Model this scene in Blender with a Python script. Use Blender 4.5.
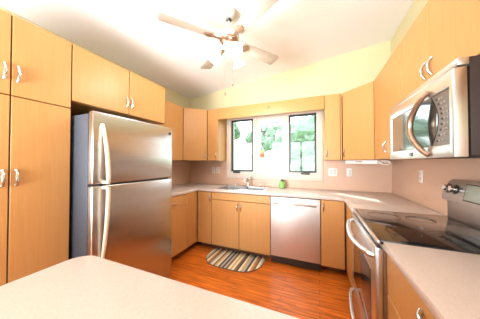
import bpy, bmesh, math, random
from mathutils import Vector, Matrix
random.seed(4)
R = math.radians
S = bpy.context.scene
C = S.collection
for o in list(bpy.data.objects): bpy.data.objects.remove(o, do_unlink=True)

# ------------------------------------------------------------------ camera
cam = bpy.data.cameras.new('camera'); cam.sensor_width = 36.0; cam.lens = 188.2/480*36; cam.clip_start = .02
co = bpy.data.objects.new('camera', cam); C.objects.link(co); S.camera = co
co.location = (0, 0, 1.3141)
co.rotation_euler = (R(90)+.0152, 0, .3962)

# ------------------------------------------------------------------ light and exposure
S.view_settings.view_transform = 'Standard'; S.view_settings.look = 'None'
S.view_settings.gamma = 1; S.view_settings.use_curve_mapping = False
S.view_settings.exposure = 0.36
W = bpy.data.worlds.new('sky'); S.world = W; W.use_nodes = True
bg = W.node_tree.nodes['Background']; bg.inputs[0].default_value = (.86, .94, 1, 1); bg.inputs[1].default_value = 5.0

def light(name, kind, loc, rot, energy, color=(1, 1, 1), **kw):
    l = bpy.data.lights.new(name, kind); l.energy = energy; l.color = color
    for k, v in kw.items(): setattr(l, k, v)
    o = bpy.data.objects.new(name, l); C.objects.link(o); o.location = loc; o.rotation_euler = rot
    return o
# sun comes in through the right-hand sash, low from the left
d = Vector((1, -1, -.85))
sun = light('sun', 'SUN', (-6, 9, 8), d.to_track_quat('-Z', 'Y').to_euler(), 14.0, (1, .95, .86), angle=R(.6))
# added fill lamps behind the camera: wide panel and ceiling-aimed spot
light('rear_fill', 'AREA', (-.7, -2.75, 1.5), (R(90), 0, 0), 48, (.96, .98, 1), shape='RECTANGLE', size=2.8, size_y=2.1)
p_ = Vector((-1.6, -1.0, 1.3)); d_ = Vector((-1.0, 1.9, 2.7))-p_
light('ceiling_fill', 'SPOT', p_, d_.to_track_quat('-Z', 'Y').to_euler(), 570, (.95, .98, 1), spot_size=R(96), spot_blend=1, shadow_soft_size=.5)

# ------------------------------------------------------------------ materials
def mat(name, col=(.8, .8, .8), rough=.5, metal=0., spec=.5, emit=None, es=0., coat=0.):
    m = bpy.data.materials.new(name); m.use_nodes = True
    b = m.node_tree.nodes['Principled BSDF']
    b.inputs['Base Color'].default_value = (*col, 1); b.inputs['Roughness'].default_value = rough
    b.inputs['Metallic'].default_value = metal; b.inputs['Specular IOR Level'].default_value = spec
    b.inputs['Coat Weight'].default_value = coat; b.inputs['Coat Roughness'].default_value = .12
    if emit: b.inputs['Emission Color'].default_value = (*emit, 1); b.inputs['Emission Strength'].default_value = es
    return m
def noise_mix(m, c1, c2, scale=(1, 1, 1), nscale=8, detail=4, rough_var=0, bump=0, lo=.35, hi=.65, dist=0):
    nt = m.node_tree; N = nt.nodes; L = nt.links; b = N['Principled BSDF']
    tc = N.new('ShaderNodeTexCoord'); mp = N.new('ShaderNodeMapping'); mp.inputs['Scale'].default_value = scale
    no = N.new('ShaderNodeTexNoise'); no.inputs['Scale'].default_value = nscale; no.inputs['Detail'].default_value = detail
    no.inputs['Distortion'].default_value = dist
    cr = N.new('ShaderNodeValToRGB'); cr.color_ramp.elements[0].position = lo; cr.color_ramp.elements[1].position = hi
    cr.color_ramp.elements[0].color = (*c1, 1); cr.color_ramp.elements[1].color = (*c2, 1)
    L.new(tc.outputs['Object'], mp.inputs[0]); L.new(mp.outputs[0], no.inputs['Vector'])
    L.new(no.outputs['Fac'], cr.inputs[0]); L.new(cr.outputs[0], b.inputs['Base Color'])
    if bump:
        bp = N.new('ShaderNodeBump'); bp.inputs['Strength'].default_value = bump; bp.inputs['Distance'].default_value = .002
        L.new(no.outputs['Fac'], bp.inputs['Height']); L.new(bp.outputs[0], b.inputs['Normal'])
    return m
M = {}
M['wood'] = noise_mix(mat('maple_veneer', rough=.38, spec=.4), (.54, .275, .092), (.60, .315, .112), (40, 40, 1.5), 2.2, 6, lo=.25, hi=.75)
M['wood_edge'] = noise_mix(mat('cabinet_carcass', rough=.5, spec=.3), (.20, .09, .028), (.26, .12, .04), (30, 30, 1.2), 2.5, 3)
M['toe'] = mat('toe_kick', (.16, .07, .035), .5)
M['counter'] = noise_mix(mat('laminate_worktop', rough=.32), (.60, .50, .445), (.66, .555, .50), (1, 1, 1), 160, 2)
M['splash'] = noise_mix(mat('laminate_splashback', rough=.4), (.62, .405, .29), (.67, .45, .33), (1, 1, 1), 140, 2)
M['wall'] = noise_mix(mat('wall_paint', rough=.7, spec=.2), (.64, .575, .35), (.67, .60, .375), (1, 1, 1), 60, 2)
M['ceiling'] = noise_mix(mat('ceiling_paint', rough=.8, spec=.1), (.92, .91, .90), (.94, .93, .92), (1, 1, 1), 120, 2)
M['trim'] = mat('window_trim_paint', (.66, .57, .49), .45)
M['sash'] = mat('sash_white', (.70, .65, .59), .4)
M['black'] = mat('black_trim', (.012, .013, .015), .35)
M['blackgloss'] = mat('black_glass', (.012, .012, .014), .06, coat=.5)
M['mwglass'] = mat('microwave_glass', (.02, .03, .03), .04, spec=1, coat=1)
M['steel'] = noise_mix(mat('brushed_steel', rough=.27, metal=1), (.46, .45, .445), (.54, .53, .525), (2, 2, 160), 3, 3)
M['steelh'] = noise_mix(mat('brushed_steel_pale', rough=.3, metal=1), (.66, .67, .68), (.74, .75, .76), (160, 2, 2), 3, 3)
M['steelw'] = noise_mix(mat('brushed_steel_wide', rough=.4, metal=1), (.70, .70, .71), (.78, .78, .79), (120, 120, 2), 3, 3)
for k_ in ('steel', 'steelw'):
    b_ = M[k_].node_tree.nodes['Principled BSDF']; b_.inputs['Anisotropic'].default_value = .75; b_.inputs['Anisotropic Rotation'].default_value = 0
M['steeld'] = noise_mix(mat('range_panel_steel', rough=.34, metal=1), (.40, .38, .37), (.46, .44, .43), (2, 160, 2), 3, 3)
M['steeldw'] = noise_mix(mat('dishwasher_steel', rough=.46, metal=.8), (.66, .65, .65), (.72, .71, .71), (120, 120, 2), 3, 3)
M['steelwarm'] = mat('warm_steel_bar', (.50, .42, .36), .3, 1)
M['chrome'] = mat('satin_chrome', (.62, .61, .60), .2, 1)
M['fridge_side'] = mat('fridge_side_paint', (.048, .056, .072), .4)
M['handle_pale'] = mat('fridge_handle_metal', (.74, .64, .50), .35, .3)
M['dark'] = mat('dark_plastic', (.03, .028, .027), .4)
M['plate'] = mat('white_plastic', (.80, .77, .74), .35)
M['white'] = mat('white_enamel', (.60, .56, .52), .35)
M['fanwhite'] = noise_mix(mat('fan_blade_paint', rough=.45), (.40, .335, .28), (.45, .38, .32), (3, 3, 3), 6, 2)
M['brass'] = mat('aged_brass', (.44, .30, .22), .3, .9)
M['shade'] = mat('frosted_shade', (.95, .92, .86), .4, emit=(1, .95, .86), es=2.2)
M['green'] = mat('green_glaze', (.26, .52, .16), .3)
M['glassgreen'] = mat('screen_green', (.42, .50, .44), .15)
M['oven_glass'] = mat('oven_door_glass', (.05, .03, .025), .07, coat=.4)
M['keys'] = mat('keypad_grey', (.30, .28, .26), .4)
M['orange'] = mat('orange_glass', (.80, .16, .04), .2); M['yellow'] = mat('yellow_glass', (.85, .55, .08), .2)
M['siding'] = noise_mix(mat('white_siding', rough=.6), (.72, .74, .76), (.80, .82, .84), (1, 1, 30), 3, 1)
M['roof'] = noise_mix(mat('pale_shingle', rough=.8), (.42, .42, .43), (.55, .55, .56), (4, 4, 4), 6, 3)
M['leaf'] = noise_mix(mat('leaves', rough=.6), (.05, .105, .065), (.14, .23, .15), (1, 1, 1), 5, 5)
M['leaf2'] = noise_mix(mat('leaves_pale', rough=.6), (.08, .145, .10), (.18, .27, .19), (1, 1, 1), 5, 5)
M['bark'] = noise_mix(mat('bark', rough=.9), (.12, .08, .05), (.22, .16, .11), (4, 4, 1), 6, 4)
M['grass'] = noise_mix(mat('grass', rough=.9), (.10, .24, .05), (.2, .4, .1), (1, 1, 1), 3, 5)

# glass that lets daylight through and still mirrors a little
g = bpy.data.materials.new('window_glass'); g.use_nodes = True; nt = g.node_tree; nt.nodes.clear()
out = nt.nodes.new('ShaderNodeOutputMaterial'); mx = nt.nodes.new('ShaderNodeMixShader'); mx.inputs[0].default_value = .05
tr = nt.nodes.new('ShaderNodeBsdfTransparent'); tr.inputs[0].default_value = (.96, .99, .98, 1)
gl = nt.nodes.new('ShaderNodeBsdfGlossy'); gl.inputs['Roughness'].default_value = .02
nt.links.new(tr.outputs[0], mx.inputs[1]); nt.links.new(gl.outputs[0], mx.inputs[2]); nt.links.new(mx.outputs[0], out.inputs[0])
M['glass'] = g

# hardwood planks running across the room
fm = mat('hardwood_planks', rough=.3, spec=.45, coat=.12); nt = fm.node_tree; N = nt.nodes; L = nt.links; b = N['Principled BSDF']
tc = N.new('ShaderNodeTexCoord'); br = N.new('ShaderNodeTexBrick')
br.inputs['Scale'].default_value = 1; br.inputs['Brick Width'].default_value = .95; br.inputs['Row Height'].default_value = .082
br.inputs['Mortar Size'].default_value = .0012; br.inputs['Color1'].default_value = (.80, .225, .026, 1); br.inputs['Color2'].default_value = (.64, .16, .018, 1)
br.inputs['Mortar'].default_value = (.12, .03, .01, 1); br.offset = .37; br.inputs['Bias'].default_value = 0
mp = N.new('ShaderNodeMapping'); mp.inputs['Scale'].default_value = (1.6, 22, 1)
no = N.new('ShaderNodeTexNoise'); no.inputs['Scale'].default_value = 2.6; no.inputs['Detail'].default_value = 7; no.inputs['Distortion'].default_value = .5
cr = N.new('ShaderNodeValToRGB'); cr.color_ramp.elements[0].position = .3; cr.color_ramp.elements[1].position = .72
cr.color_ramp.elements[0].color = (.55, .45, .40, 1); cr.color_ramp.elements[1].color = (1.25, 1.25, 1.2, 1)
mu = N.new('ShaderNodeMix'); mu.data_type = 'RGBA'; mu.blend_type = 'MULTIPLY'; mu.inputs[0].default_value = 1
L.new(tc.outputs['Object'], br.inputs['Vector']); L.new(tc.outputs['Object'], mp.inputs[0]); L.new(mp.outputs[0], no.inputs['Vector'])
L.new(no.outputs['Fac'], cr.inputs[0]); L.new(br.outputs['Color'], mu.inputs[6]); L.new(cr.outputs[0], mu.inputs[7]); L.new(mu.outputs[2], b.inputs['Base Color'])
M['floor'] = fm

# woven stripes of the rug
rm = mat('woven_stripes', rough=.9, spec=.1); nt = rm.node_tree; N = nt.nodes; L = nt.links; b = N['Principled BSDF']
tc = N.new('ShaderNodeTexCoord'); sx = N.new('ShaderNodeSeparateXYZ'); mr = N.new('ShaderNodeMapRange')
mr.inputs['From Min'].default_value = -.40; mr.inputs['From Max'].default_value = .40
cr = N.new('ShaderNodeValToRGB'); cr.color_ramp.interpolation = 'CONSTANT'
cream, tan, brown, grey, orng, dk = (.80, .72, .52), (.58, .44, .24), (.24, .14, .08), (.48, .46, .40), (.55, .24, .09), (.12, .10, .09)
seq = [cream, grey, brown, cream, orng, brown, grey, cream, brown, tan, cream, dk, grey, dk, grey, brown, cream, tan, cream, brown, dk, cream, tan, grey, dk, cream, orng, brown, cream, grey]
e = cr.color_ramp.elements
for i, c in enumerate(seq):
    p = i/len(seq)
    el = e[0] if i == 0 else (e[1] if i == 1 else e.new(p))
    el.position = p; el.color = (*c, 1)
L.new(tc.outputs['Object'], sx.inputs[0]); L.new(sx.outputs[0], mr.inputs[0]); L.new(mr.outputs[0], cr.inputs[0]); L.new(cr.outputs[0], b.inputs['Base Color'])
M['rug'] = rm

# ------------------------------------------------------------------ mesh helpers
class MB:
    def __init__(s): s.bm = bmesh.new()
    def add(s, t, bev=0, seg=2, ang=30):
        if bev:
            t.normal_update()
            ed = [e for e in t.edges if len(e.link_faces) == 2 and e.calc_face_angle(0) > R(ang)]
            bmesh.ops.bevel(t, geom=ed, offset=bev, segments=seg, profile=.5, affect='EDGES', clamp_overlap=True)
        bmesh.ops.recalc_face_normals(t, faces=t.faces)
        me = bpy.data.meshes.new('t'); t.to_mesh(me); t.free(); s.bm.from_mesh(me); bpy.data.meshes.remove(me)
        return s
    def box(s, x0, x1, y0, y1, z0, z1, bev=0, seg=2, mtx=None):
        t = bmesh.new(); bmesh.ops.create_cube(t, size=1)
        for v in t.verts: v.co = Vector(((x0+x1)/2+v.co.x*(x1-x0), (y0+y1)/2+v.co.y*(y1-y0), (z0+z1)/2+v.co.z*(z1-z0)))
        if mtx: bmesh.ops.transform(t, matrix=mtx, verts=t.verts)
        return s.add(t, bev, seg)
    def prism(s, poly, z0, z1, bev=0, holes=(), seg=2, mtx=None, ang=30):
        t = bmesh.new(); es = []
        for lp in [poly, *holes]:
            vs = [t.verts.new((p[0], p[1], z0)) for p in lp]
            es += [t.edges.new((vs[i], vs[(i+1) % len(vs)])) for i in range(len(vs))]
        if holes: bmesh.ops.triangle_fill(t, use_beauty=True, edges=es)
        else: t.faces.new(t.verts)
        r = bmesh.ops.extrude_face_region(t, geom=t.faces[:])
        bmesh.ops.translate(t, vec=(0, 0, z1-z0), verts=[v for v in r['geom'] if isinstance(v, bmesh.types.BMVert)])
        if mtx: bmesh.ops.transform(t, matrix=mtx, verts=t.verts)
        return s.add(t, bev, seg, ang)
    def tube(s, pts, rad, n=10):
        pts = [Vector(p) for p in pts]; rs = rad if isinstance(rad, (list, tuple)) else [rad]*len(pts)
        t = bmesh.new(); rings = []; up = None
        for i, p in enumerate(pts):
            a = (pts[min(i+1, len(pts)-1)]-pts[max(i-1, 0)]).normalized()
            if up is None: up = a.orthogonal().normalized()
            up = (up-a*up.dot(a)).normalized(); w = a.cross(up)
            rings.append([t.verts.new(p+(up*math.cos(k*2*math.pi/n)+w*math.sin(k*2*math.pi/n))*rs[i]) for k in range(n)])
        for a, b_ in zip(rings, rings[1:]):
            for k in range(n): t.faces.new((a[k], a[(k+1) % n], b_[(k+1) % n], b_[k]))
        t.faces.new(rings[0]); t.faces.new(rings[-1])
        return s.add(t)
    def lathe(s, prof, c=(0, 0, 0), n=28, mtx=None, close=True):
        t = bmesh.new(); rings = []
        for r_, z in prof:
            rings.append([t.verts.new((max(r_, 1e-4)*math.cos(k*2*math.pi/n), max(r_, 1e-4)*math.sin(k*2*math.pi/n), z)) for k in range(n)])
        for a, b_ in zip(rings, rings[1:]):
            for k in range(n): t.faces.new((a[k], a[(k+1) % n], b_[(k+1) % n], b_[k]))
        if close: t.faces.new(rings[0]); t.faces.new(rings[-1])
        mm = Matrix.Translation(Vector(c)) @ (mtx or Matrix())
        bmesh.ops.transform(t, matrix=mm, verts=t.verts)
        return s.add(t)
    def blob(s, c, rx, ry, rz, sub=3, amp=.2, seed=0):
        t = bmesh.new(); bmesh.ops.create_icosphere(t, subdivisions=sub, radius=1); rn = random.Random(seed)
        for v in t.verts:
            k = 1+rn.uniform(-amp, amp); v.co = Vector((c[0]+v.co.x*rx*k, c[1]+v.co.y*ry*k, c[2]+v.co.z*rz*k))
        return s.add(t)
    def build(s, name, m, parent=None, loc=None, label=None):
        me = bpy.data.meshes.new(name); s.bm.to_mesh(me); s.bm.free()
        me.materials.append(M[m] if isinstance(m, str) else m)
        me.shade_smooth(); me.set_sharp_from_angle(angle=R(35))
        o = bpy.data.objects.new(name, me); C.objects.link(o)
        if parent: o.parent = parent
        if loc: o.location = loc
        if label: o['label'] = label
        return o
def tag(o, label, cat, group=None):
    o['label'] = label; o['category'] = cat
    if group: o['group'] = group
    return o
def thing(name, label, cat, loc=(0, 0, 0), rz=0, group=None):
    o = bpy.data.objects.new(name, None); C.objects.link(o); o.empty_display_size = .1
    o.location = loc; o.rotation_euler = (0, 0, R(rz)); return tag(o, label, cat, group)
def struct(o): o['kind'] = 'structure'; return o
def arc(cx, cy, r, a0, a1, n=8): return [(cx+r*math.cos(R(a0+(a1-a0)*i/n)), cy+r*math.sin(R(a0+(a1-a0)*i/n))) for i in range(n+1)]

# ------------------------------------------------------------------ room shell
XL, XR, YB, YF = -2.355, .892, 3.064, -2.6
cz = lambda x: 2.57+.1137*(x-XL)
WX0, WX1, WZ0, WZ1 = -1.46, -.02, 1.13, 2.08
struct(MB().box(XL-.15, XR+.15, YF-.15, YB+.2, -.1, 0).build('floor', 'floor'))
t = Matrix(((1, 0, 0, 0), (0, 0, 1, 0), (0, 1, 0, 0), (0, 0, 0, 1)))     # prism drawn in x-z, pushed along y
struct(MB().prism([(XL-.15, cz(XL-.15)), (XR+.15, cz(XR+.15)), (XR+.15, cz(XR+.15)+.1), (XL-.15, cz(XL-.15)+.1)], YF-.15, YB+.15, mtx=t).build('ceiling', 'ceiling'))
struct(MB().prism([(XL, 0), (XR, 0), (XR, cz(XR)), (XL, cz(XL))], YB, YB+.15, holes=[[(WX0, WZ0), (WX1, WZ0), (WX1, WZ1), (WX0, WZ1)]], mtx=t).build('wall_back', 'wall'))
struct(MB().box(XL-.12, XL, YF, YB+.15, 0, cz(XL)-.001).build('wall_left', 'wall'))
struct(MB().box(XR, XR+.12, YF, YB+.15, 0, cz(XR)-.001).build('wall_right', 'wall'))
struct(MB().prism([(XL, 0), (XR, 0), (XR, cz(XR)), (XL, cz(XL))], YF-.12, YF, holes=[[(-2.1, .02), (.65, .02), (.65, 2.3), (-2.1, 2.3)]], mtx=t).build('wall_front', 'wall'))
# splashback sheets between worktop and wall cabinets
struct(MB().prism([(XL+.004, .916), (XR-.004, .916), (XR-.004, 1.342), (.058, 1.342), (.058, 1.031), (-1.535, 1.031), (-1.535, 1.342), (XL+.004, 1.342)], YB-.006, YB-.0005, mtx=t).build('trim_1', 'splash'))
struct(MB().box(XL+.0005, XL+.006, 1.66, YB-.006, .916, 1.342).build('trim_2', 'splash'))
struct(MB().box(XR-.006, XR-.0005, -.3, YB-.006, .916, 1.342).build('trim_3', 'splash'))

# window: outer casing, three sashes
w = struct(thing('window_1', 'three-pane kitchen window in cream trim above the sink', 'window', (0, YB, 0)))
w.pop('category', None)
MB().prism([(-1.535, 1.032), (.058, 1.032), (.058, 2.17), (-1.535, 2.17)], -.022, .001, holes=[[(WX0, WZ0), (WX1, WZ0), (WX1, WZ1), (WX0, WZ1)]], mtx=t, bev=.004).build('casing', 'trim', w)
MB().prism([(WX0+.001, WZ0+.001), (WX1-.001, WZ0+.001), (WX1-.001, WZ1-.001), (WX0+.001, WZ1-.001)], -.012, .12, mtx=t,
           holes=[[(a, 1.155), (b_, 1.155), (b_, 2.065), (a, 2.065)] for a, b_ in ((-1.449, -1.036), (-.955, -.50), (-.438, -.030))]).build('window_frame', 'trim', w)
for a, b_, m_, wd in ((-1.448, -1.037, 'black', .026), (-.954, -.501, 'sash', .045), (-.437, -.031, 'black', .026)):
    s_ = MB().prism([(a, 1.156), (b_, 1.156), (b_, 2.064), (a, 2.064)], .0, .04, holes=[[(a+wd, 1.156+wd), (b_-wd, 1.156+wd), (b_-wd, 2.064-wd), (a+wd, 2.064-wd)]], mtx=t).build('sash', m_, w)
    MB().box(a+wd+.001, b_-wd-.001, .018, .022, 1.156+wd+.001, 2.064-wd-.001).build('glass_pane', 'glass', s_)
    if m_ == 'black':
        cx = -1.33 if a < -1 else -.19
        q = MB().box(cx-.062, cx+.062, -.055, -.0125, 1.128, 1.158, .006)
        q.tube([(cx+.02, -.04, 1.146), (cx-.01, -.055, 1.165), (cx-.05, -.05, 1.172)], .007); q.box(cx-.062, cx-.045, -.058, -.044, 1.165, 1.18, .004)
        q.build('crank', 'dark', s_)
w2 = struct(thing('added_opening', 'unseen wide opening added behind the kitchen to let in light', 'window', (0, YF, 0))); w2.pop('category', None)  # unseen opening added in the rear wall so sky light can enter
MB().prism([(-2.1, .02), (.65, .02), (.65, 2.3), (-2.1, 2.3)], -.1, -.02, holes=[[(-2.04, .08), (-.76, .08), (-.76, 2.24), (-2.04, 2.24)], [(-.69, .08), (.59, .08), (.59, 2.24), (-.69, 2.24)]], mtx=t).build('window_frame', 'sash', w2)

# ------------------------------------------------------------------ cabinets
def pull(parent, x, z, vert=True, y=0, ln=.09):
    pts = []; rs = []
    for i in range(11):
        u = -1+2*i/10; a = ln/2*u; off = .017*(1-abs(u)**2.6)
        pts.append((x, y-off-.003, z+a) if vert else (x+a, y-off-.003, z)); rs.append(.006+.003*(1-abs(u))+(.004 if abs(u) > .9 else 0))
    MB().tube(pts, rs).build('handle', 'chrome', parent)
def front(parent, name, x0, x1, z0, z1, hx=None, hz=None, vert=True, th=.02):
    gp = .0036
    dr = MB().box(x0+gp, x1-gp, -th, -.0005, z0+gp, z1-gp, .0018, 1).build(name, 'wood', parent)
    if hx is not None: pull(dr, hx, hz, vert, -th)
    return dr
def cabinet(name, label, cat, loc, rz, Wd, D, z0, z1, fronts, toe=False, poly=None, group=None):
    c = thing(name, label, cat, (loc[0], loc[1], 0), rz, group)
    zb = z0+.095 if toe else z0
    q = MB()
    if poly: q.prism(poly, zb, z1)
    else: q.box(.0008, Wd-.0008, 0, D, zb, z1)
    q.build('body', 'wood_edge' if not poly or toe else 'wood_edge', c)
    # visible side and bottom skins keep the door veneer
    if not poly:
        MB().box(0.0002, Wd-.0002, .004, D, zb-.0005, zb+.002).build('bottom_panel', 'wood', c) if not toe else None
        for xx in (.0004, Wd-.0024): MB().box(xx-.0003, xx+.002, .002, D, zb, z1).build('side_panel', 'wood', c)
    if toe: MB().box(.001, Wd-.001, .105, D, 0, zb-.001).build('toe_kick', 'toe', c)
    for f in fronts: front(c, *f)
    return c
ZT, ZB = 2.21, 1.343
DF = .02
# left wall, front faces +x : local x runs along +y
cabinet('pantry_cabinet', 'tall maple pantry cabinet with four doors left of the fridge', 'cabinet', (-1.745, .207), 90, .609, .60, 0, 2.222,
        [('door', 0, .305, 1.722, 2.222, .277, 1.86), ('door', .305, .609, 1.722, 2.222, .333, 1.86), ('door', 0, .305, .1, 1.722, .277, 1.22), ('door', .305, .609, .1, 1.722, .333, 1.22)], toe=True)
cabinet('wall_cabinet', 'two-door maple cabinet above the stainless fridge', 'cabinet', (-1.745, .818), 90, .939, .60, 1.782, 2.222,
        [('door', 0, .468, 1.782, 2.222, .444, 1.90), ('door', .468, .939, 1.782, 2.222, .492, 1.90)])
cabinet('wall_cabinet', 'maple wall cabinet tucked between the fridge and the left corner', 'cabinet', (-2.045, 1.759), 90, .694, .30, ZB, ZT,
        [('door', 0, .30, ZB, ZT, .27, 1.43), ('door', .30, .694, ZB, ZT, .33, 1.43)])
def corner_poly(W, D0):                       # local frame: front edge on y=0 from x=0..W, walls behind at 45 deg
    a = D0/math.sqrt(2)
    h = W/2
    return [(0, 0), (W, 0), (W+a, a), (h, h+2*a), (-a, a)]
wc = .396
cabinet('corner_cabinet', 'diagonal maple wall cabinet in the left corner beside the window', 'cabinet', (-2.025-.014, 2.454+.014), 45, wc, .3, ZB, ZT,
        [('door', .002, wc-.002, ZB, ZT, wc-.04, 1.43)], poly=corner_poly(wc, .285))
cabinet('wall_cabinet', 'narrow maple wall cabinet left of the window', 'cabinet', (-1.744, 2.754), 0, .199, .305, ZB, ZT,
        [('door', 0, .199, ZB, ZT, .17, 1.43)])
v = thing('window_valance', 'plain maple valance board bridging the cabinets above the window', 'valance', (-1.544, 2.734, 0))
MB().box(.0, 1.615, 0, .02, 2.026, ZT, .002).build('board', 'wood', v)
MB().box(.0, 1.615, .02, .30, 2.19, ZT-.002).build('top_panel', 'wood', v)
MB().lathe([(.0, 0), (.03, 0), (.032, .006), (.02, .012), (0, .012)], (.86, .011, 2.13), mtx=Matrix.Rotation(R(90), 4, 'X')).build('button_plug', mat('plug_wood', (.42, .20, .06), .4), v)
cabinet('wall_cabinet', 'narrow maple wall cabinet right of the window', 'cabinet', (.074, 2.754), 0, .206, .305, ZB, ZT,
        [('door', 0, .186, ZB, ZT, .022, 1.43), ('filler_strip', .186, .206, ZB, ZT)])
cabinet('corner_cabinet', 'diagonal maple wall cabinet in the right corner', 'cabinet', (.282+.014, 2.734+.014), -45, wc, .3, ZB, ZT,
        [('door', .002, wc-.002, ZB, ZT, .03, 1.43)], poly=corner_poly(wc, .285))
cabinet('wall_cabinet', 'maple wall cabinet between the right corner and the microwave', 'cabinet', (.582, 2.453), -90, .733, .305, ZB, ZT,
        [('filler_strip', 0, .03, ZB, ZT), ('door', .03, .733, ZB, ZT, .375, 1.455)])
cabinet('wall_cabinet', 'two-door maple cabinet directly above the microwave', 'cabinet', (.582, 1.718), -90, .739, .305, 1.722, ZT,
        [('door', 0, .369, 1.722, ZT, .335, 1.83), ('door', .369, .739, 1.722, ZT, .403, 1.83)])
cabinet('wall_cabinet', 'maple wall cabinet at the right edge past the microwave', 'cabinet', (.582, .977), -90, .60, .305, 1.72, ZT,
        [('door', 0, .30, 1.72, ZT), ('door', .30, .60, 1.72, ZT)])
# base cabinets
BT = .874
cabinet('base_cabinet', 'maple base cabinet with drawer and door beside the fridge', 'cabinet', (-1.755, 1.662), 90, .528, .59, 0, BT,
        [('drawer', 0, .528, .72, .872, .28, .775, False), ('door', 0, .528, .095, .72)], toe=True)
cabinet('base_cabinet', 'plain maple corner cabinet where left and window runs meet', 'cabinet', (-1.755, 2.192), 90, .250, .59, 0, BT,
        [('door', 0, .242, .095, .872)], toe=True)
cabinet('base_cabinet', 'narrow maple base cabinet left of the sink cabinet', 'cabinet', (-1.733, 2.454), 0, .251, .59, 0, BT,
        [('door', .004, .251, .095, .872, .23, .78)], toe=True)
cabinet('sink_cabinet', 'double-door maple cabinet under the sink', 'cabinet', (-1.480, 2.454), 0, .892, .59, 0, .72,
        [('false_drawer', 0, .892, .765, .872), ('door', 0, .446, .095, .765, .42, .68), ('door', .446, .892, .095, .765, .472, .68)], toe=True)
cabinet('base_cabinet', 'maple base cabinet right of the dishwasher', 'cabinet', (.018, 2.454), 0, .262, .59, 0, BT,
        [('door', 0, .252, .095, .872, .028, .79)], toe=True)
cabinet('filler_cabinet', 'slim maple filler cabinet between the right corner and the range', 'cabinet', (.302, 2.44), -90, .535, .56, 0, BT,
        [('filler_panel', .012, .535, .095, .872)], toe=True)
cabinet('drawer_cabinet', 'maple drawer cabinet on the near side of the range', 'cabinet', (.33, 1.155), -90, .64, .55, 0, BT,
        [('drawer', 0, .64, .665, .872, .395, .825, False), ('door', 0, .32, .095, .665, .29, .58), ('door', .32, .64, .095, .665, .35, .58)], toe=True)
cabinet('peninsula_cabinet', 'long maple cabinet below the near peninsula worktop', 'cabinet', (.28, .47), 180, 1.15, .62, 0, BT,
        [('door', .02+k*.376, .02+(k+1)*.376, .095, .872, .06+k*.376, .78) for k in range(3)], toe=True)

# ------------------------------------------------------------------ worktops
r = .06
outer = [(XL+.008, 1.66), (-1.72, 1.66), (-1.72, 2.429)] + [(.262-.09, 2.429)] + arc(.262-.09, 2.429-.09, .09, 90, 0, 6)[1:] + [(.265, 1.898), (XR-.008, 1.898), (XR-.008, YB-.008), (XL+.008, YB-.008)]
SX0, SX1, SY0, SY1 = -1.46, -.69, 2.515, 2.955
wt = MB().prism(outer, .876, .914, .004, holes=[[(SX0+.02, SY0+.02), (SX1-.02, SY0+.02), (SX1-.02, SY1-.02), (SX0+.02, SY1-.02)]])
tag(wt.build('worktop', 'counter'), 'pale pinkish laminate worktop running under the window around the sink', 'worktop')
px0, px1, py0, py1 = -.955, XR-.008, -.30, .512
outer = arc(px0+.075, py1-.075, .075, 180, 90, 10) + [(.298-.02, py1), (.298, py1+.02), (.298, 1.162), (px1, 1.162), (px1, py0), (px0, py0)]
tag(MB().prism(outer, .876, .914, .004).build('peninsula_worktop', 'counter'), 'pale laminate peninsula worktop filling the foreground up to the range', 'worktop')

# ------------------------------------------------------------------ sink and faucet
s = thing('sink', 'stainless double-bowl sink set in the worktop below the window', 'sink', (SX0, SY0, .9145))
Wd, Dp = SX1-SX0, SY1-SY0; bw = (Wd-.11)/2
H1 = [(.035, .03), (.035+bw, .03), (.035+bw, Dp-.09), (.035, Dp-.09)]; H2 = [(x+bw+.04, y) for x, y in H1]
MB().prism([(0, 0), (Wd, 0), (Wd, Dp), (0, Dp)], 0, .006, .0015, holes=[H1, H2]).build('rim', 'steelh', s)
for Hh in (H1, H2):
    (x0, y0), (x1, y1) = Hh[0], Hh[2]
    q = MB()
    q.box(x0-.002, x0, y0, y1, -.16, .003); q.box(x1, x1+.002, y0, y1, -.16, .003); q.box(x0, x1, y0-.002, y0, -.16, .003); q.box(x0, x1, y1, y1+.002, -.16, .003); q.box(x0, x1, y0, y1, -.163, -.16)
    bo = q.build('bowl', 'steelw', s)
    MB().lathe([(0, -.159), (.04, -.159), (.042, -.156), (.02, -.1575), (0, -.1575)], ((x0+x1)/2, (y0+y1)/2, 0)).build('drain', 'chrome', bo)
f = thing('faucet', 'chrome single-lever faucet standing behind the sink bowls', 'faucet', (-1.075, 2.915, .921))
MB().box(-.10, .10, -.025, .025, 0, .008, .004).build('base_plate', 'chrome', f)
MB().lathe([(.026, .008), (.024, .03), (.021, .11), (.023, .125), (.012, .14), (0, .141)]).build('body', 'chrome', f)
MB().tube([(0, -.01, .07), (0, -.06, .105), (0, -.12, .125), (0, -.17, .118), (0, -.185, .09)], [.014, .013, .012, .012, .011]).build('spout', 'chrome', f)
MB().tube([(0, 0, .138), (.012, .004, .155), (.035, .01, .175)], [.009, .007, .006]).build('lever', 'chrome', f)
def dispenser(x, lab, name, cat):
    p = thing(name, lab, cat, (x, 2.912, .921))
    MB().lathe([(.019, 0), (.017, .006), (.010, .012), (.009, .07), (0, .071)]).build('stem', 'chrome', p)
    MB().tube([(0, .006, .068), (0, -.02, .078), (0, -.06, .07)], [.009, .008, .006]).build('nozzle', 'chrome', p)
dispenser(-.86, 'chrome soap pump right of the faucet', 'soap_pump', 'soap pump')
dispenser(-1.29, 'chrome side sprayer left of the faucet', 'side_sprayer', 'sprayer')
j = thing('jar', 'small green jar with dark lid on the worktop right of the sink', 'jar', (-.525, 2.94, .9145))
MB().lathe([(.032, 0), (.046, .012), (.052, .05), (.048, .085), (.034, .102), (.03, .106), (0, .106)]).build('body', 'green', j)
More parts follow.
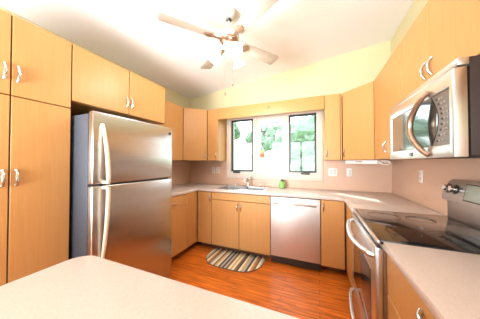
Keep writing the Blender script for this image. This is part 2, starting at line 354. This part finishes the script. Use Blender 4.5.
MB().lathe([(.030, .1065), (.033, .112), (.028, .124), (.012, .132), (.010, .14), (0, .142)]).build('lid', mat('dark_green_lid', (.03, .12, .04), .3), j)

# ------------------------------------------------------------------ fridge
fr = thing('refrigerator', 'tall stainless top-freezer refrigerator between pantry and base cabinets', 'refrigerator', (-1.555, .838, 0), 90)
FW = .80
MB().box(0, FW, .004, .74, .02, 1.675, .006).build('body', 'fridge_side', fr)
MB().box(.02, FW-.02, -.03, .0035, .015, .07).build('base_grille', 'dark', fr)
def fdoor(z0, z1):
    pts = [(0, -.001)] + [(FW*u, -.055-.016*(1-(2*u-1)**2)) for u in [i/12 for i in range(13)]] + [(FW, -.001)]
    return MB().prism(pts, z0, z1, .010, seg=3, ang=25)
dl = fdoor(.075, 1.140).build('door', 'steel', fr); du = fdoor(1.152, 1.690).build('freezer_door', 'steel', fr)
def fhandle(par, z0, z1, up):
    pts = []; rs = []
    for i in range(13):
        u = i/12; z = z0+(z1-z0)*u; k = math.sin(u*math.pi/2 if up else u*math.pi/2)
        pts.append((.062+.012*k, -.064-.055*k**.8, z)); rs.append(.012+.003*k)
    pts.append((pts[-1][0], -.06, pts[-1][2]+(.0 if True else 0))); rs.append(.013)
    MB().tube(pts, rs, 12).build('handle', 'handle_pale', par)
fhandle(du, 1.60, 1.165, True); fhandle(dl, .55, 1.125, True)
MB().lathe([(0, 0), (.014, 0), (.014, .003), (0, .003)], (.755, -.0605, 1.625), mtx=Matrix.Rotation(R(90), 4, 'X')).build('badge', 'dark', du)

# ------------------------------------------------------------------ dishwasher
dw = thing('dishwasher', 'stainless dishwasher built in right of the sink cabinet', 'dishwasher', (-.585, 2.454, 0))
MB().box(.003, .597, 0, .56, .02, .868).build('body', 'dark', dw)
dd = MB().box(.003, .597, -.028, -.001, .112, .866, .004).build('door', 'steeldw', dw)
MB().box(.003, .597, -.004, .0, .855, .872).build('control_edge', 'dark', dw)
q = MB().tube([(.05, -.03, .785), (.06, -.055, .79), (.12, -.066, .795), (.3, -.07, .797), (.48, -.066, .795), (.54, -.055, .79), (.55, -.03, .785)], .011, 12)
q.build('handle', 'steelwarm', dd)
MB().box(.01, .59, .05, .058, .0, .108).build('kick_plate', 'black', dw)

# ------------------------------------------------------------------ range: local x runs from far end (y=1.893) towards the camera
rg = thing('range', 'stainless electric range with black glass cooktop set into the right-hand worktop', 'range', (.29, 1.893, 0), -90)
RW = .727
MB().box(.002, RW-.002, .012, .585, .03, .895).build('body', 'steelw', rg)
ck = MB().box(.0, RW, .0, .571, .896, .917, .004).build('cooktop', 'blackgloss', rg)
MB().box(-.001, RW+.001, -.018, -.0005, .892, .916, .006).build('front_trim', 'steelh', rg)
for bx, by, br_ in ((.19, .15, .10), (.54, .15, .08), (.19, .36, .08), (.54, .36, .10)):
    MB().prism(arc(bx, by, br_, 0, 352, 44), .9171, .9175, holes=[arc(bx, by, br_-.004, 0, 352, 44)]).build('burner_ring', mat('burner_grey', (.016, .016, .017), .09), ck)
od = MB().box(.004, RW-.004, -.026, .011, .30, .875, .006).build('oven_door', 'steelh', rg)
MB().box(.09, RW-.09, -.0285, -.0255, .36, .72, .003).build('oven_window', 'oven_glass', od)
def bow(par, z, y0, out, rad, sag):
    pts = [(.03, y0, z-.0)]
    for i in range(15):
        u = i/14; k = math.sin(math.pi*u); pts.append((.035+(RW-.07)*u, y0-.02-out*k**.7, z-sag*k))
    pts.append((RW-.03, y0, z))
    MB().tube(pts, [rad*.9]+[rad]*15+[rad*.9], 12).build('handle', 'steelh', par)
bow(od, .825, -.024, .045, .015, .02)
wd_ = MB().box(.004, RW-.004, -.022, .011, .09, .29, .006).build('warming_drawer', 'steelh', rg)
bow(wd_, .24, -.02, .035, .012, .015)
MB().box(.02, RW-.02, .03, .06, 0, .088).build('toe_kick', 'black', rg)
MB().box(.04, RW-.04, .572, .594, .896, 1.10, .004).build('riser', 'steeld', rg)
pm = Matrix(((0, 0, 1, 0), (1, 0, 0, 0), (0, 1, 0, 0), (0, 0, 0, 1)))     # prism drawn in (y,z) pushed along x
PZ0, PZ1, PY0, PLEAN = 1.055, 1.205, .530, .030
def onpanel(x, z): return (x, PY0+(z-PZ0)*PLEAN/(PZ1-PZ0), z)
tl = math.atan2(PLEAN, PZ1-PZ0)
el = arc(.085, .03, .032, 180, 270, 5) + arc(RW-.085, .03, .032, 270, 360, 5) + [(RW-.10, .13), (RW-.135, .15), (.135, .15), (.10, .13)]
cp = MB().prism(el, -.030, 0, .004, mtx=Matrix.Translation((0, PY0, PZ0)) @ Matrix.Rotation(R(90)-tl, 4, 'X')).build('control_panel', 'steeld', rg)
rotp = Matrix.Rotation(R(90)-tl, 4, 'X')
for kx, kz in ((.115, 1.135), (.185, 1.135), (.545, 1.135), (.615, 1.135)):
    MB().lathe([(.026, 0), (.026, .008), (.022, .012), (.021, .026), (.017, .030), (0, .030)], onpanel(kx, kz), mtx=rotp).build('knob', 'chrome', cp)
    MB().lathe([(.033, -.001), (.033, .003), (.0, .003)], onpanel(kx, kz), mtx=rotp).build('knob_ring', 'dark', cp)
def panel_box(x0, x1, z0, z1, th, name, m):
    mm = Matrix.Translation(Vector(onpanel(0, (z0+z1)/2))) @ Matrix.Rotation(-tl, 4, 'X')
    return MB().box(x0, x1, -th, .001, -(z1-z0)/2, (z1-z0)/2, .002, mtx=mm).build(name, m, cp)
panel_box(.275, .47, 1.075, 1.182, .002, 'display_bezel', 'dark'); panel_box(.281, .464, 1.081, 1.176, .003, 'display', 'glassgreen')

# ------------------------------------------------------------------ microwave
mw = thing('microwave', 'stainless over-range microwave with curved handle hung under the cabinets', 'microwave', (.50, 1.705, 1.335), -90)
MWW = .72
MB().box(.004, MWW-.004, .03, .384, .004, .382, .003).build('case', mat('microwave_case', (.035, .022, .018), .5, spec=.3), mw)
MB().prism([(0, 0), (MWW, 0), (MWW, .345), (0, .345)], -.018, .022, .003, mtx=t, holes=[[(.035, .052), (.69, .052), (.69, .283), (.035, .283)]]).build('front_frame', 'steelh', mw)
MB().box(0, MWW, -.006, .029, .353, .384, .004).build('vent_grille', 'steelh', mw)
MB().box(.004, MWW-.004, .004, .029, .345, .353).build('vent_slot', 'dark', mw)
dr = MB().prism([(.036, .053), (.545, .053)] + [(.545+.055*math.sin(math.pi*i/10), .053+.229*i/10) for i in range(1, 10)] + [(.545, .282), (.036, .282)], -.012, .0285, mtx=t).build('door_glass', 'mwglass', mw)
kp = MB().prism([(.689, .053), (.689, .282), (.548, .282)] + [(.548+.055*math.sin(math.pi*i/10), .053+.229*i/10) for i in range(9, 0, -1)] + [(.548, .053)], -.010, .0285, mtx=t).build('keypad', mat('keypad_panel', (.16, .13, .11), .3), mw)
for rr in range(9):
    z = .075+rr*.023; x0 = .560+.055*math.sin(math.pi*(z-.053)/.229)
    for k in range(3):
        MB().lathe([(0, 0), (.005, 0), (.005, .003), (0, .003)], (x0+.012+k*.021, -.0095, z), n=10, mtx=Matrix.Rotation(R(90), 4, 'X')).build('key', 'keys' if k else 'dark', kp)
hp = []; 
for i in range(17):
    u = i/16; k = math.sin(math.pi*u); hp.append((.545-.10*k, -.022-.035*k**.6, .012+.298*u))
MB().tube(hp, [.011+.004*math.sin(math.pi*i/16) for i in range(17)], 12).build('handle', 'brass', dr)
MB().box(.352, .374, -.0195, -.0178, .013, .033).build('badge', 'dark', mw); MB().box(.328, .347, -.0195, -.0178, .014, .032).build('badge', 'keys', mw)

# ------------------------------------------------------------------ outlets and switches
def plate(loc, rz, gangs, kind, label, cat):
    w_ = .07+.046*(gangs-1); p = thing('switch_plate' if kind == 's' else 'outlet', label, cat, loc, rz)
    MB().box(-w_/2, w_/2, -.006, 0, -.058, .058, .002).build('cover_plate', 'plate', p)
    for gi in range(gangs):
        x = (gi-(gangs-1)/2)*.046
        if kind == 's': MB().box(x-.016, x+.016, -.009, -.006, -.033, .033, .001).build('rocker', 'white', p)
        else:
            for zz in (-.02, .02): MB().box(x-.015, x+.015, -.008, -.006, zz-.014, zz+.014, .003).build('socket', 'white', p)
plate((-1.815, YB-.0062, 1.17), 0, 1, 'o', 'white outlet left of the switch, on the splashback by the left corner', 'outlet')
plate((-1.72, YB-.0062, 1.17), 0, 1, 's', 'white switch just left of the window above the worktop', 'switch')
plate((.19, YB-.0062, 1.172), 0, 2, 's', 'wide white double switch plate right of the window', 'switch')
plate((.40, YB-.0062, 1.172), 0, 1, 'o', 'white outlet on the splashback beneath the right corner cabinet', 'outlet')
plate((XR-.0062, 2.29, 1.182), -90, 1, 'o', 'white outlet on the right splashback near the range', 'outlet')

# under-cabinet light bar with coiled cord
ul = thing('under_cabinet_light', 'white bar light mounted under the right corner cabinet', 'light', (.282+.035, 2.734+.03, 1.342), -45)
MB().box(.0, .39, 0, .10, -.045, -.0005, .006).build('housing', 'plate', ul)
MB().box(.14, .22, -.003, .001, -.03, -.014, .002).build('switch', 'keys', ul)
pts = []
for i in range(49):
    a = i/48*4*math.pi; pts.append((.64+.045*math.cos(a), 2.42+.02*math.sin(a)-.02*i/48, 1.313+.022*math.sin(a)))
tag(MB().tube([(.595, 2.47, 1.33)]+pts, .0045, 6).build('power_cord', 'plate'), 'white cord looped beneath the cabinet beside the bar light', 'cord')

# ------------------------------------------------------------------ rug
RX0, RX1, RY0, RY1 = -1.465, -.675, 2.09, 2.545
k = .26
poly = [(RX0, RY1-.07)] + arc(RX0+k, RY0+k, k, 180, 270, 10) + arc(RX1-k, RY0+k, k, 270, 360, 10) + arc(RX1-.06, RY1-.06, .06, 0, 90, 4) + arc(RX0+.06, RY1-.06, .06, 90, 180, 4)[:-1]
cx, cy = (RX0+RX1)/2, (RY0+RY1)/2
poly = [(x-cx, y-cy) for x, y in poly]
rgo = thing('rug', 'striped half-oval kitchen rug on the wood floor before the sink', 'rug', (cx, cy, .0005))
MB().prism(poly, 0, .008, .002).build('pile', 'rug', rgo)
MB().tube([(x*1.004, y*1.006, .005) for x, y in poly+poly[:2]], .0045, 8).build('binding', mat('rug_binding', (.14, .10, .07), .9), rgo)

# ------------------------------------------------------------------ ceiling fan
FX, FY = -.785, 1.60
fan = thing('ceiling_fan', 'white four-blade ceiling fan with lit glass shades under the sloped ceiling', 'ceiling fan', (FX, FY, cz(FX)))
zc = cz(FX); hz = 2.485-zc
MB().lathe([(.075, 0.012), (.075, -.012), (.068, -.035), (.045, -.062), (.022, -.068), (0, -.068)]).build('canopy', 'white', fan)
MB().lathe([(.022, -.066), (.026, -.076), (.016, -.09), (0, -.09)]).build('ball_joint', 'dark', fan)
MB().lathe([(.012, -.085), (.012, hz+.06), (0, hz+.06)]).build('downrod', 'white', fan)
MB().lathe([(.0, hz+.075), (.03, hz+.075), (.04, hz+.06), (.09, hz+.05), (.10, hz+.03), (.10, hz+.008), (.085, hz+.0)]).build('motor_housing', 'white', fan)
MB().lathe([(.082, hz+.001), (.088, hz-.012), (.075, hz-.03), (.05, hz-.042), (0, hz-.042)]).build('motor_band', 'brass', fan)
for a in (-128, -35, 58, 144):
    Mz = Matrix.Rotation(R(a), 4, 'Z')
    tilt = Matrix.Translation((0, 0, hz-.01)) @ Matrix.Rotation(R(-12), 4, 'X')
    out_ = [(.16, -.05), (.56, -.07)] + arc(.595, -.045, .028, -80, 0, 4) + arc(.595, .045, .028, 0, 80, 4) + [(.56, .07), (.16, .05)]
    MB().prism(out_, -.004, .004, .0015, mtx=Mz @ tilt).build('blade', 'fanwhite', fan)
    MB().prism([(.06, -.014), (.14, -.012), (.20, -.04), (.225, -.02), (.24, 0), (.225, .02), (.20, .04), (.14, .012), (.06, .014)], -.012, -.005, mtx=Mz @ tilt).build('blade_bracket', 'brass', fan)
MB().lathe([(.05, hz-.043), (.055, hz-.06), (.05, hz-.085), (.03, hz-.11), (.012, hz-.12), (0, hz-.12)]).build('light_fitter', 'white', fan)
for a in (-165, -45, 75):
    Mz = Matrix.Rotation(R(a), 4, 'Z')
    p0, p1 = Mz @ Vector((.04, 0, hz-.08)), Mz @ Vector((.095, 0, hz-.105))
    am = MB().tube([p0, Mz @ Vector((.07, 0, hz-.082)), p1], .009).build('lamp_arm', 'white', fan)
    mm = Matrix.Translation(p1) @ Mz @ Matrix.Rotation(R(-38), 4, 'Y')
    MB().lathe([(.016, .01), (.022, 0), (.030, -.02), (.042, -.055), (.052, -.085), (.066, -.108), (.063, -.109), (.049, -.086), (.039, -.055), (.026, -.02), (.014, -.004)], mtx=mm, close=False).build('lamp_shade', 'shade', am)
    MB().blob(mm @ Vector((0, 0, -.06)), .024, .024, .03, 2, 0).build('bulb', mat('bulb', (1, 1, 1), .3, emit=(1, .93, .80), es=14), am)
    light('bulb_light', 'POINT', Vector((FX, FY, zc)) + mm @ Vector((0, 0, -.12)), (0, 0, 0), 8, (1, .95, .89), shadow_soft_size=.05)
for cx_, cy_, zl in ((-.015, -.045, 1.965), (.055, -.03, 2.05)):
    MB().tube([(cx_, cy_, hz-.10), (cx_, cy_, zl-zc)], .0012, 5).tube([(cx_, cy_, zl-zc), (cx_, cy_, zl-zc-.012), (cx_, cy_, zl-zc-.03)], [.004, .008, .004], 8).build('pull_chain', 'brass', fan)

# ------------------------------------------------------------------ suncatcher on the middle pane
sc = thing('suncatcher', 'orange and yellow glass suncatcher hanging against the middle pane', 'suncatcher', (-.875, YB-.02, 1.43))
MB().lathe([(0, -.035), (.03, -.02), (.036, 0), (.03, .02), (0, .035)]).build('ball', 'orange', sc)
MB().lathe([(0, .036), (.022, .045), (.028, .06), (.018, .078), (0, .085)]).build('cap', 'yellow', sc)
MB().tube([(0, 0, .08), (0, 0, .60)], .0015, 5).build('cord', 'dark', sc)
MB().lathe([(0, .40), (.01, .41), (.012, .44), (0, .46)]).build('bead', 'dark', sc)

# ------------------------------------------------------------------ outdoors
struct(MB().box(-30, 30, YB+.25, 45, -.5, -.4).build('ground', 'grass'))
gr = thing('garage', 'low white sided garage seen through the left window pane', 'garage', (-8.2, 9.5, -.4))
MB().box(.0, 4.7, 0, 3, 0, 2.0).build('wall', 'siding', gr)
MB().prism([(-.35, 1.95), (1.5, 2.75), (3.35, 1.95), (3.35, 2.05), (1.5, 2.87), (-.35, 2.05)], .01, 4.95, mtx=pm).build('roof', 'roof', gr)
MB().box(3.4, 4.3, -.03, 0, 0, 1.9).build('door', 'white', gr)
struct(MB().box(-14.2, -8.205, 7, 11.08, -.4, 9).build('sunbeam_blocker', 'siding'))  # unseen tall block added to cut the sun down to a narrow streak
fc = thing('fence', 'white picket fence on the lawn beyond the middle and right panes', 'fence', (-2.2, 8.0, -.4))
for k in range(24): MB().prism([(k*.16, 0), (k*.16+.11, 0), (k*.16+.11, 1.15), (k*.16+.055, 1.23), (k*.16, 1.15)], 0, .02, mtx=t).build('picket', 'white', fc)
MB().box(0, 3.8, .021, .06, .25, .33).box(0, 3.8, .021, .06, .85, .93).build('rail', 'white', fc)
def tree(x, y, h, rad, m, label, seed):
    tr_ = thing('tree', label, 'tree', (x, y, -.4), group='trees behind the house')
    MB().tube([(0, 0, 0), (.05, 0, h*.3), (-.03, .05, h*.62)], [.16, .12, .08], 10).build('trunk', 'bark', tr_)
    rn = random.Random(seed); q = MB()
    for i in range(16):
        a = rn.uniform(0, 6.28); rr = rad*rn.uniform(.1, .75); zz = h*rn.uniform(.35, .95); sc_ = rad*rn.uniform(.3, .5)
        q.blob((rr*math.cos(a), rr*math.sin(a), zz), sc_, sc_, sc_*.8, 3, .22, seed*50+i)
    q.build('crown', m, tr_)
tree(-11, 19, 6.5, 3.0, 'leaf', 'tall green tree rising behind the garage roof in the left pane', 1)
tree(-4.2, 18, 5.6, 2.4, 'leaf2', 'pale green tree filling the middle pane', 2)
tree(-.3, 12, 4.2, 1.9, 'leaf2', 'bushy pale tree in the right pane', 3)
tree(3.2, 18, 6.0, 2.8, 'leaf', 'darker tree at the far right edge of the right pane', 4)
